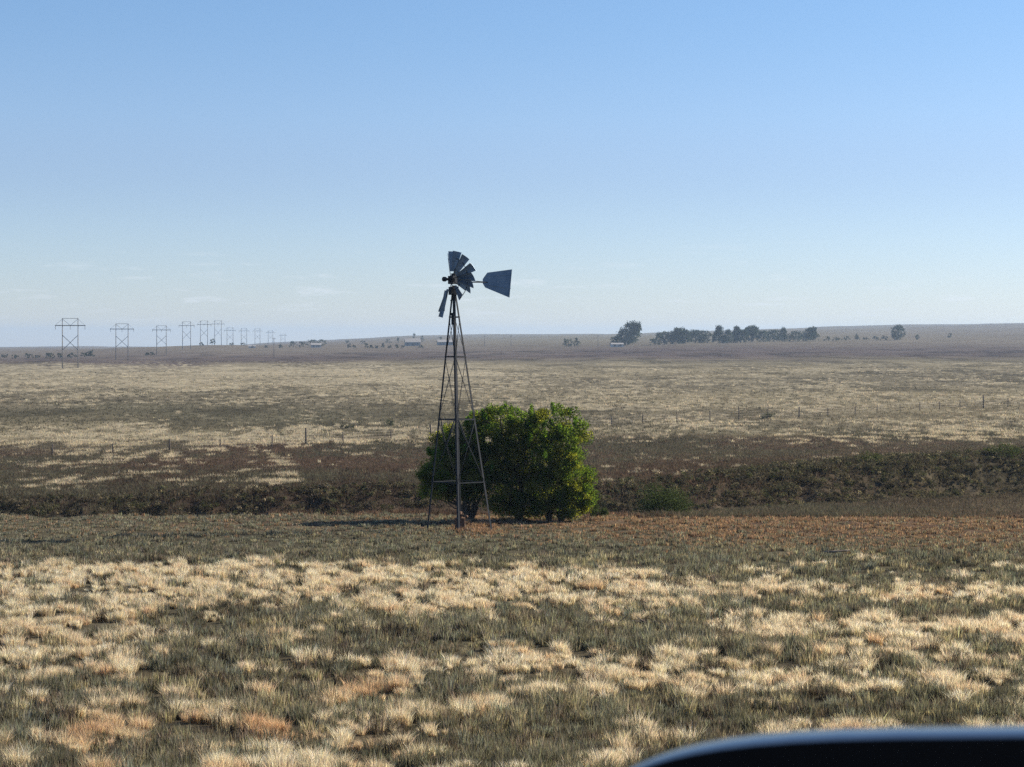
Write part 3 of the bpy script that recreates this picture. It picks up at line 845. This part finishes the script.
        for i in range(nseg):
            for j in range(4):
                q = (i * 5 + j, i * 5 + j + 1, i * 5 + j + 6, i * 5 + j + 5)
                fs_.append(q); fs_.append(tuple(m_ + x for x in q[::-1]))
        rim = [i * 5 for i in range(nseg + 1)] + [nseg * 5 + j for j in range(1, 5)] + [i * 5 + 4 for i in range(nseg - 1, -1, -1)] + [3, 2, 1]
        for x, y in zip(rim, rim[1:] + rim[:1]): fs_.append((y, x, x + m_, y + m_))
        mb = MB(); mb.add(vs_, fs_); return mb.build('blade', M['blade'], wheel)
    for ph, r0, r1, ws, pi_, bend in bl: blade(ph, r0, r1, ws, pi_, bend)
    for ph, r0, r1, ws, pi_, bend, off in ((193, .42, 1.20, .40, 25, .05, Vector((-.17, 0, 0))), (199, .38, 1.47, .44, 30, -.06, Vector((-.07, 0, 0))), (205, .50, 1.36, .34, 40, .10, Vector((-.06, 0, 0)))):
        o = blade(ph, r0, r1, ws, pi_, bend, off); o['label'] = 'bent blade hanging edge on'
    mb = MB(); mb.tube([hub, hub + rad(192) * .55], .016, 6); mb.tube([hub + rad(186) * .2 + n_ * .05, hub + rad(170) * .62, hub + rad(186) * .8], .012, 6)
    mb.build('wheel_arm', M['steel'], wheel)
    # tail
    av = R(74)
    ta = Vector((math.sin(av), math.cos(av), 0)); e1 = Vector((math.cos(av), -math.sin(av), 0))
    c = Vector((lean.x + .05, 0, (Y0 - 282.0) * k + EYE - base.z))
    L0, L1 = 1.06, 2.20
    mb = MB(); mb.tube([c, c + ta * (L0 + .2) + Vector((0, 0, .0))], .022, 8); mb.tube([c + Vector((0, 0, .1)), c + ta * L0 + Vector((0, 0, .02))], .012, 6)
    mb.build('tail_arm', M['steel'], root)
    def vz(py, L): return (Y0 - py) / F * (Yw + L * math.cos(av)) + EYE - base.z
    def P(L, py): return Vector((c.x, c.y, 0)) + ta * L + Vector((0, 0, vz(py, L)))
    out = [P(L0, 279), P(L0 + .18, 272.6), P(L1, 269.3), P(L1 - .10, 297.6), P(L0 + .10, 287.6), P(L0, 283.5)]
    nv = e1 * .006
    mb = MB(); m_ = len(out)
    mb.add([q - nv for q in out] + [q + nv for q in out], [tuple(range(m_))[::-1], tuple(range(m_, 2 * m_))] + [(i, (i + 1) % m_, (i + 1) % m_ + m_, i + m_) for i in range(m_)])
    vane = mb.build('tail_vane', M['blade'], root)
    mb = MB()
    for A, B in ((P(L1 - .03, 270.6), P(L1 - .12, 296.3)), (P(L0 + .12, 276), P(L1 - .04, 274.5)), (P(L0 + .14, 284.5), P(L1 - .06, 288.5))):
        mb.beam(A + e1 * .014, B + e1 * .014, .012, .03)
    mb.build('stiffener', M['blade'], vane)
windmill()

# ------------------------------------------------------------------ fence across the plain
def fence():
    posts = [(-60, 458, 10, 0), (-5, 457, 10, 0), (52, 455.5, 12, 0), (113, 453.5, 10, 0), (170, 452, 13, 0), (220, 450, 11, 0), (272, 448.5, 13, 0), (306, 446, 18, 1), (343, 443.5, 11, 0), (391, 440, 10, 0), (430.5, 437, 13, 1),
             (475, 434, 10, 0), (521, 431, 10, 0), (566, 428, 10, 0), (612, 425, 10, 0), (642.6, 424, 11, 0), (677, 422.5, 11, 0), (710, 421, 11, 0), (739, 420.5, 14, 0), (768, 419.5, 14, 0), (799, 418.5, 11, 1), (828, 416.5, 9, 0), (855, 414.5, 9, 0),
             (877, 413, 8, 0), (900, 411.5, 8, 0), (920, 410.5, 9, 0), (939.5, 409.5, 8, 0), (960, 409, 9, 0), (983.5, 408, 13, 1), (1008, 407, 9, 0), (1033, 406, 9, 0), (1060, 405, 9, 0), (1090, 404, 9, 0)]
    Ys = np.linspace(120, 420, 1500)
    pts = []
    for px, py, h, big in posts:
        X = (px - 512) / F * Ys
        _, pp = pixel(X, Ys, height(X, Ys))
        i = int(np.argmin(np.abs(pp - py))); pts.append((px, Ys[i], h, big))
    # smooth the line in plan
    yy_ = np.array([q[1] for q in pts]); yy_ = np.convolve(np.pad(yy_, 2, mode='edge'), np.ones(5) / 5, 'valid')
    P = [at(q[0], y) for q, y in zip(pts, yy_)]
    root = tag(empty('fence', P[0]), 'long thin wire fence on dark wooden posts crossing the plain', 'fence')
    tops = []
    for i, (q, p) in enumerate(zip(pts, P)):
        rd = random.Random(i)
        h = q[2] * yy_[i] / F; r = .075 if not q[3] else .11
        o = p - P[0]
        tip = o + Vector((rd.uniform(-.06, .06), rd.uniform(-.06, .06), h))
        mb = MB(); mb.tube([o - Vector((0, 0, .3)), o + (tip - o) * .5, tip], [r, r * .95, r * .85], 7)
        mb.build('post', M['post'], root); tops.append((o, min(h, 1.3)))
    for f in (.35, .62, .9):
        mb = MB(); mb.tube([o + Vector((0, -.07, h * f)) for o, h in tops], .010, 4); mb.build('wire', M['wire'], root)
fence()

# ------------------------------------------------------------------ power line
def pylons():
    D = [(70.2, 765, 318, 15.3), (122, 975, 323.5, 12), (161.5, 1200, 325.5, 9.4), (186.6, 1420, 321.5, 8), (204, 1610, 320.7, 7.1), (218, 1790, 320.2, 6.6),
         (230, 2010, 327.5, 6.0), (244, 2220, 328.2, 5.4), (257.5, 2430, 328.4, 5.0), (270.5, 2700, 330.5, 4.6), (283, 3000, 334, 4.2)]
    near = ['tallest looking', 'second', 'third', 'fourth', 'fifth', 'sixth', 'seventh', 'eighth', 'ninth', 'tenth', 'last and faintest']
    for i, (px, Y, pt, wpx) in enumerate(D):
        k = Y / F; b = at(px, Y)
        H = (Y0 - pt) * k + EYE - b.z
        H = min(H, 27.0); s = wpx * k / 2; arm = s * 1.95
        lab = ('nearest of the twin pole power pylons standing on the dark field' if i == 0 else
               'farthest and faintest twin pole power pylon of the receding line' if i == len(D) - 1 else
               f'{near[i]} twin pole power pylon counted from the nearest one')
        root = tag(empty('power_pylon', b, .12), lab, 'power pylon', 'twin pole power pylons of the line receding to the horizon')
        rp = .15 + .00006 * Y
        for sg in (-1, 1):
            mb = MB(); mb.tube([(sg * s, 0, -1.5), (sg * s, 0, H)], [rp * 1.15, rp * .8], 7); mb.build('pole', M['pole'], root)
        mb = MB(); za = H * .85
        mb.beam((-arm, 0, za), (arm, 0, za), .25, .36); mb.build('crossarm', M['pole'], root)
        mb = MB(); mb.beam((-s, 0, H - .15), (s, 0, H - .15), .12, .18)
        for sg in (-1, 1): mb.beam((sg * s, 0, H - .4), (0, 0, za), .10, .13); mb.beam((sg * s, 0, H - .4), (sg * arm, 0, za), .07, .08)
        mb.build('top_brace', M['pole'], root)
        mb = MB(); mb.beam((-s, -.1, H * .66), (s, -.1, H * .36), .14, .22); mb.beam((s, .1, H * .66), (-s, .1, H * .36), .14, .22); mb.build('cross_brace', M['pole'], root)
        for x in (-arm * .97, 0, arm * .97):
            mb = MB(); mb.tube([(x, 0, za), (x, 0, za - H * .08)], [.11, .08], 6); mb.build('insulator', M['pole'], root)
pylons()

def utility_poles():
    for px, Y, h, lab in ((274, 1000, 11.5, 'lone utility pole in front of the receding pylon line'), (484.5, 1450, 8.5, 'thin utility pole just beside the windmill tower'),
                          (511, 1450, 9, 'thin utility pole below the tail vane of the windmill'), (598, 1400, 8.4, 'thin utility pole near the big farmstead tree'), (648, 1150, 7, 'small pole before the dark tree row')):
        if px == 648: continue
        root = tag(empty('utility_pole', at(px, Y)), lab, 'utility pole')
        mb = MB(); mb.tube([(0, 0, -1), (0, 0, h)], [.22, .16], 7); mb.build('pole', M['pole'], root)
        mb = MB(); mb.beam((-1.1, 0, h - .6), (1.1, 0, h - .6), .14, .18); mb.build('crossarm', M['pole'], root)
utility_poles()

# ------------------------------------------------------------------ far trees
FT = (.032, .048, .030)
def tree(name, px, Y, wpx, hpx, shape, label, cat='tree', group=None, tint=FT, base=None):
    k = Y / F; b = at(px, Y)
    root = tag(empty(name, b), label, cat, group)
    W, H = wpx * k * 1.42, hpx * k
    cs, rs = [], []
    n = int(np.clip(wpx * hpx / 2.4, 18, 130))
    for _ in range(n):
        t = rng.uniform(0, 1) ** .8
        if shape == 'cone': ww = 1.05 - .85 * t
        elif shape == 'round': ww = math.sqrt(max(0, 1 - (2 * t - 1) ** 2)) * .9 + .1
        elif shape == 'lean': ww = 1.1 - .62 * t
        else: ww = .95 - .35 * t
        an = rng.uniform(0, 2 * math.pi); f = math.sqrt(rng.uniform(0, 1)) * ww * W / 2 * .85
        x = f * math.cos(an) + (t * W * .28 if shape == 'lean' else 0)
        cs.append([x, f * math.sin(an), H * (.05 + .86 * t)]); rs.append(rng.uniform(.06, .19) * min(W, H))
    tn = np.array(tint)[None, :] * rng.uniform(.65, 1.4, (n, 1))
    leaf_cloud('crown', np.array(cs), np.array(rs), 40, max(.45, .06 * min(W, H)) , tn, M['far_leaf'], root, .7)
    mb = MB(); mb.tube([(0, 0, -.6), (W * .02, 0, H * .35), (W * .05, 0, H * .7)], [.04 * H, .03 * H, .01 * H], 7)
    for i in range(3): limb(mb, (W * .02, 0, H * .3), Vector(cs[i]), .02 * H, .006 * H, i, .1, 3)
    mb.build('trunk', M['bark'], root)
    return root
tree('tree', 625, 1400, 22, 24, 'lean', 'tall leaning dark tree towering beside the white farm shed')
tree('tree', 616, 1390, 13, 10, 'bush', 'lower tree tucked against the leaning tall tree')
tree('tree', 568, 1380, 11, 8, 'bush', 'small dark tree alone before the farmstead on the ridge')
tree('tree', 577, 1385, 7, 8.5, 'cone', 'slim pointed tree joined to the small lone tree')
tree('tree', 898, 1480, 12, 14.5, 'round', 'round topped solitary tree standing on the right hand ridge'.replace('right hand ', 'bare '))
tree('tree', 918, 1480, 5, 6, 'round', 'small round bush tree beside the round topped solitary tree')
tree('tree', 949.5, 1600, 5, 4.5, 'round', 'tiny isolated tree far along the bare ridge')
ROW = [(655, 12, 7, 'bush', 'low tree at the open end of the dark tree row'), (664, 20, 13, 'bush', 'spreading tree at the start of the dark tree row'), (673, 17, 17, 'lean', 'tallest peak of the first clump in the tree row'),
       (684, 16, 14, 'round', 'rounded tree after the first peak of the tree row'), (695, 18, 14, 'round', 'domed tree in the first half of the tree row'), (704, 14, 13, 'round', 'lower dome before the gap in the tree row'),
       (719, 13, 18, 'cone', 'pointed tall tree after the gap in the row'), (728, 11, 14, 'cone', 'shorter spire beside the pointed tall tree'), (737, 13, 17, 'cone', 'second pointed tall tree of the row'),
       (744, 10, 14, 'bush', 'notched tree between two pointed tall ones'), (752, 14, 17, 'round', 'broad crowned tall tree in the middle of the row'), (763, 14, 12, 'bush', 'mid height tree beyond the broad crowned one'),
       (774, 16, 12, 'bush', 'shaggy tree in the second half of the row'), (783, 12, 14, 'cone', 'small spire in the second half of the row'), (795, 16, 11, 'bush', 'squat tree before the last leaning tree'),
       (806, 15, 15, 'lean', 'last leaning tree with a broken top in the row'), (815, 10, 8, 'bush', 'low tree ending the thick part of the row'),
       (828, 9, 4.5, 'bush', 'first hedge bush trailing beyond the row'), (837, 9, 4.5, 'bush', 'second hedge bush trailing beyond the row'), (846, 9, 4.2, 'bush', 'middle hedge bush trailing beyond the row'),
       (857, 5, 7, 'cone', 'little spire tree among the trailing hedge'), (866, 7, 3.5, 'bush', 'sparse bush past the little spire tree'), (876, 8, 4.5, 'bush', 'rounded bush before the solitary tree'), (885, 7, 4.8, 'bush', 'bush touching the solitary tree')]
for px, wp, hp, sh, lab in ROW:
    tree('tree' if hp > 6 else 'shrub', px, 1400 + (px - 650) * .35 + rng.uniform(-15, 15), wp, hp, sh, lab, 'tree' if hp > 6 else 'shrub', 'windbreak trees of the far farmstead')
FARM = [(266, 4, 3, 'bush', 'tiny bush near the pylon line and lone pole'), (281, 5, 4, 'bush', 'small bush before the low dark clump'), (293, 9, 6.5, 'bush', 'dark rounded tree before the dome shaped clump'), (302, 7, 6, 'bush', 'tree between the rounded tree and the dome clump'),
        (312, 12, 7.5, 'round', 'dome shaped dark clump near the low shed'), (320, 11, 7.5, 'round', 'second half of the dome shaped dark clump'), (348, 7, 4, 'bush', 'skyline tree far behind the scattered bushes'), (363, 6, 4, 'bush', 'bushy skyline tree before the farm'),
        (388, 6, 4.5, 'bush', 'skyline tree close to the white house'), (398, 3, 7, 'cone', 'thin bare looking tree near the white house'), (414, 5, 9.5, 'cone', 'pointed tree rising over the white house roof'), (422, 5, 6.5, 'cone', 'smaller pointed tree at the house gable'), (441, 5, 5, 'bush', 'tree over the second farm building'),
        (349, 4, 3.5, 'bush', 'first small bush of the scattered line'), (354, 4, 3.2, 'bush', 'second small bush of the scattered line'), (366, 5, 4.5, 'bush', 'third small bush of the scattered line'), (371, 4, 3.2, 'bush', 'fourth small bush of the scattered line'),
        (377, 4, 3.4, 'bush', 'fifth small bush of the scattered line'), (383, 4, 4.5, 'cone', 'sixth small bush of the scattered line'), (390, 4, 3, 'bush', 'seventh small bush of the scattered line'), (397, 4, 4, 'bush', 'small bush below the white house'), (403, 4, 3, 'bush', 'small bush under the house wall'), (421, 5, 3.2, 'bush', 'low bush under the house gable')]
for i, (px, wp, hp, sh, lab) in enumerate(FARM):
    Y = 1500 if i < 6 else (1900 if i < 13 else 1380)
    tree('tree' if hp > 5 else 'shrub', px, Y + rng.uniform(-20, 20), wp, hp, sh, lab, 'tree' if hp > 5 else 'shrub', 'trees and bushes around the far farm')
LEFT = [(4, 11, 4.5, 'dark bush at the very edge of the far bush line'), (15, 8, 4, 'second bush of the far line behind the nearest pylon'), (29, 10, 5, 'pale bush in the far line before the nearest pylon'), (38, 6, 3.5, 'low bush in the far line before the nearest pylon'), (50, 10, 6, 'taller grey bush just before the nearest pylon'),
        (60, 7, 5, 'bush by the first pole of the nearest pylon'), (72, 10, 5, 'bush seen between the poles of the nearest pylon'), (84, 7, 4, 'bush just past the nearest pylon'), (90, 9, 7, 'tallest bush at the end of the far line'),
        (147, 5, 3, 'tiny bush before the third pylon'), (152, 5, 3, 'tiny bush at the pole of the third pylon'), (212, 8, 6.5, 'dark tree pair standing under the sixth pylon'), (201, 5, 3.5, 'low skyline bush by the fifth pylon'), (232, 6, 3, 'low bush under the seventh pylon'), (243, 6, 3, 'low bush under the eighth pylon')]
for i, (px, wp, hp, lab) in enumerate(LEFT):
    Y = 1150 if i < 11 else 1640
    tree('shrub', px, Y + rng.uniform(-15, 15), wp, hp, 'bush', lab, 'shrub', 'bushes on the plain under the pylons')

# ------------------------------------------------------------------ far farm buildings
def house(name, px, Y, wpx, wall_px, roof_px, label, cat, depth=8, rz=0.15, wins=3):
    k = Y / F; b = at(px, Y); W, Hw, Hr = wpx * k, wall_px * k, roof_px * k
    root = tag(empty(name, b, rz), label, cat)
    d = depth / 2
    mb = MB(); mb.box((0, 0, Hw / 2 - .3), (W, depth, Hw + .6))
    mb.add([(-W / 2, -d, Hw), (-W / 2, d, Hw), (-W / 2, 0, Hw + Hr), (W / 2, -d, Hw), (W / 2, d, Hw), (W / 2, 0, Hw + Hr)], [(0, 2, 1), (3, 4, 5)])
    mb.build('wall', M['wallgrey'] if name != 'shed' else M['siding'], root)
    mb = MB(); e = .4
    for sg in (-1, 1):
        p = [(-W / 2 - e, sg * (d + e), Hw - .1), (W / 2 + e, sg * (d + e), Hw - .1), (W / 2 + e, 0, Hw + Hr + .05), (-W / 2 - e, 0, Hw + Hr + .05)]
        q = [(x, y, z + .18) for x, y, z in p]
        mb.add(p + q, [(0, 1, 2, 3), (7, 6, 5, 4), (0, 4, 5, 1), (1, 5, 6, 2), (2, 6, 7, 3), (3, 7, 4, 0)])
    mb.build('roof', M['roofpale'], root)
    for i in range(wins):
        x = -W / 2 + W * (i + .5) / wins
        mb = MB(); mb.box((x, -d - .02, Hw * .55), (1.3, .1, 1.2)); mb.build('window', M['glass'], root)
    mb = MB(); mb.box((W * .08, -d - .02, 1.0), (1.1, .1, 2.1)); mb.build('door', M['oldwood'], root)
house('farmhouse', 412.5, 1480, 15, 3.6, 3.6, 'white farmhouse with a pale roof below the pointed tree', 'house')
house('farm_building', 445, 1500, 15, 3.0, 2.2, 'long grey roofed farm building just behind the windmill tower', 'building', wins=4)
house('shed', 617, 1330, 12, 2.6, 1.2, 'low white shed at the foot of the tall leaning tree', 'shed', depth=5, wins=2)
house('shed', 316, 1440, 10, 2.6, 1.6, 'low pale shed in front of the dome shaped clump', 'shed', depth=6, wins=2)
house('shed', 252, 1480, 7, 1.6, .8, 'tiny pale shed on the field below the pylons', 'shed', depth=5, wins=1)

# ------------------------------------------------------------------ small things on the near slope
def dead_branches():
    b = at(629, 37.5)
    root = tag(empty('fallen_branch', b), 'longer grey fallen branch lying in the dark weeds of the near slope', 'branch')
    mb = MB()
    pts = limb(mb, (-.55, .0, .12), (.50, .22, .03), .05, .025, 3, .14)
    for i in range(7):
        rd = random.Random(i); s = pts[rd.randint(1, 5)]
        limb(mb, s, s + Vector((rd.uniform(-.5, .6), rd.uniform(-.3, .3), rd.uniform(.0, .22))), .022, .006, i + 40, .15, 4)
    mb.build('limb', M['deadwood'], root)
    b = at(838, 56)
    root = tag(empty('fallen_branch', b), 'short grey broken branch on the flat nearer the creek', 'branch')
    mb = MB(); pts = limb(mb, (-.42, 0, .05), (.40, .1, .10), .045, .025, 8, .06)
    for i in range(5):
        rd = random.Random(i + 70); s = pts[rd.randint(1, 5)]
        limb(mb, s, s + Vector((rd.uniform(-.5, .5), rd.uniform(-.3, .3), rd.uniform(.0, .2))), .022, .006, i + 90, .15, 4)
    mb.build('limb', M['deadwood'], root)
dead_branches()

# ------------------------------------------------------------------ the car the picture is taken from
def car():
    # local frame: +x ahead, +y to the driver's left; turned so that ahead is 45 degrees to the right of the view
    gz = hz(0, 1)
    root = tag(empty('car', (0, 0, gz)), 'black car seen only by the rounded top of its side mirror', 'car')
    h = Vector((math.sin(R(45)), math.cos(R(45)), 0)); lf = Vector((-h.y, h.x, 0))
    def W(x, y, z): return h * x + lf * y + Vector((0, 0, z))
    sy = .10; wd = 1.85
    eye = EYE - gz
    belt = eye - .50
    def prism(name, prof, y0, y1, mat, inset=.0):
        mb = MB(); n = len(prof)
        vs_ = [W(x, y1, z) for x, z in prof] + [W(x, y0, z) for x, z in prof]
        mb.add(vs_, [tuple(range(n)), tuple(range(n, 2 * n))[::-1]] + [((i + 1) % n, i, i + n, (i + 1) % n + n) for i in range(n)])
        return mb.build(name, mat, root)
    # lower body with bonnet, roof on pillars
    prof = [(-2.4, .45), (-2.45, belt - .1), (-2.3, belt), (.78, belt), (1.2, belt - .02), (2.3, belt - .12), (2.62, belt - .32), (2.66, .45)]
    prism('body', prof, sy - wd, sy, M['carpaint'])
    mb = MB()
    rt = eye + .26
    vs_ = [W(.05, sy - .14, rt), W(-1.75, sy - .14, rt - .02), W(-1.75, sy - wd + .14, rt - .02), W(.05, sy - wd + .14, rt)]
    mb.add(vs_ + [q + Vector((0, 0, .05)) for q in vs_], [(0, 1, 2, 3), (7, 6, 5, 4), (0, 4, 5, 1), (1, 5, 6, 2), (2, 6, 7, 3), (3, 7, 4, 0)])
    mb.build('roof', M['carpaint'], root)
    for s in (sy - .02, sy - wd + .02):
        y2 = s - .12 if s == sy - .02 else s + .12
        for (x0, x1) in ((.95, .05), (-.55, -.6), (-2.2, -1.72)):
            mb = MB(); mb.beam(W(x0, s, belt - .02), W(x1, y2, rt + .02), .07, .06); mb.build('pillar', M['carpaint'], root)
    for x in (1.65, -1.55):
        for y in (sy - .11, sy - wd + .11):
            mb = MB(); mb.tube([W(x, y - .12, .36), W(x, y - .11, .36), W(x, y + .11, .36), W(x, y + .12, .36)], [.30, .36, .36, .30], 24); wh = mb.build('wheel', M['tyre'], root)
            mb = MB(); mb.tube([W(x, y - .13, .36), W(x, y + .13, .36)], .22, 20); mb.build('rim', M['alloy'], wh)
    # side mirror: outboard end towards the middle of the picture
    cx, cz, cy = 0.242, eye - .1700 - .088, .80
    rot = Matrix.Rotation(R(-14), 3, 'Z') @ Matrix.Rotation(R(-3.6), 3, 'Y')
    def ring(yk, sc, n=72):
        out_ = []
        for q in range(n):
            u = 2 * math.pi * q / n
            x = .215 * math.copysign(abs(math.cos(u)) ** .5, math.cos(u)); z = .088 * math.copysign(abs(math.sin(u)) ** .5, math.sin(u))
            d = math.hypot(x, z); inset = 1 - sc / max(d, .02)
            out_.append(Vector((cx, cy, cz)) + rot @ Vector((x * inset, yk, z * inset)))
        return out_
    prof_ = [(-.0300, .0016), (-.0297, .0004), (-.0290, 0), (-.004, .0002), (.010, .006), (.030, .022), (.045, .045), (.052, .065)]
    mb = MB(); n = 72; V_ = []; F_ = []
    for yk, sc in prof_: V_ += ring(yk, sc)
    for a_ in range(len(prof_) - 1):
        for q in range(n): F_.append((a_ * n + q, a_ * n + (q + 1) % n, (a_ + 1) * n + (q + 1) % n, (a_ + 1) * n + q)[::-1])
    F_.append(tuple(range(n))); F_.append(tuple((len(prof_) - 1) * n + q for q in range(n))[::-1])
    mb.add(V_, F_, True); mb.s[-1] = mb.s[-2] = False
    mir = mb.build('side_mirror', M['carpaint'], root)
    mir.data.materials.append(M['carplastic'])
    mir.data.polygons[len(F_) - 2].material_index = 1
    for fi_ in range(n): mir.data.polygons[fi_].material_index = 1
    mir['label'] = 'black rounded side mirror housing with a pale sky sheen along its top'
    mb = MB(); f = Vector((cx, cy, cz)) + rot @ Vector((0, -.0345, -.005))
    pts = [f + rot @ Vector((.115 * math.copysign(abs(math.cos(t)) ** .4, math.cos(t)), 0, .062 * math.copysign(abs(math.sin(t)) ** .4, math.sin(t)))) for t in [2 * math.pi * i / 32 for i in range(32)]]
    mb.add(pts + [q + Vector((0, .004, 0)) for q in pts], [tuple(range(32))] + [((i + 1) % 32, i, i + 32, (i + 1) % 32 + 32) for i in range(32)])
    mb.build('mirror_glass', M['glass'], mir)
    mb = MB(); mb.tube([W(.78, sy - .02, belt + .06), Vector((cx + .16, cy - .02, cz - .03)), Vector((cx + .1, cy, cz - .04))], [.04, .03, .03], 10); mb.build('mirror_arm', M['carplastic'], mir)
car()

# ------------------------------------------------------------------ haze: the air itself
def haze():
    m = bpy.data.materials.new('air'); m.use_nodes = True; t = m.node_tree; t.nodes.clear()
    o = t.nodes.new('ShaderNodeOutputMaterial'); v = t.nodes.new('ShaderNodeVolumePrincipled')
    v.inputs['Color'].default_value = (.54, .74, 1.0, 1); v.inputs['Density'].default_value = HAZE_DENSITY; v.inputs['Anisotropy'].default_value = .2
    t.links.new(v.outputs[0], o.inputs['Volume'])
    m.cycles.homogeneous_volume = True
    low = float(min(v.co.z for v in bpy.data.objects['ground'].data.vertices)) - 1
    mb = MB(); mb.box((0, 0, 0), (23000, 23000, 1)); ob = mb.build('haze', m)
    top = EYE + 75
    for vt in ob.data.vertices: vt.co.z = top if vt.co.z > 0 else low
    tag(ob, 'thin pale blue haze over the far plain', 'haze', kind='stuff')
haze()
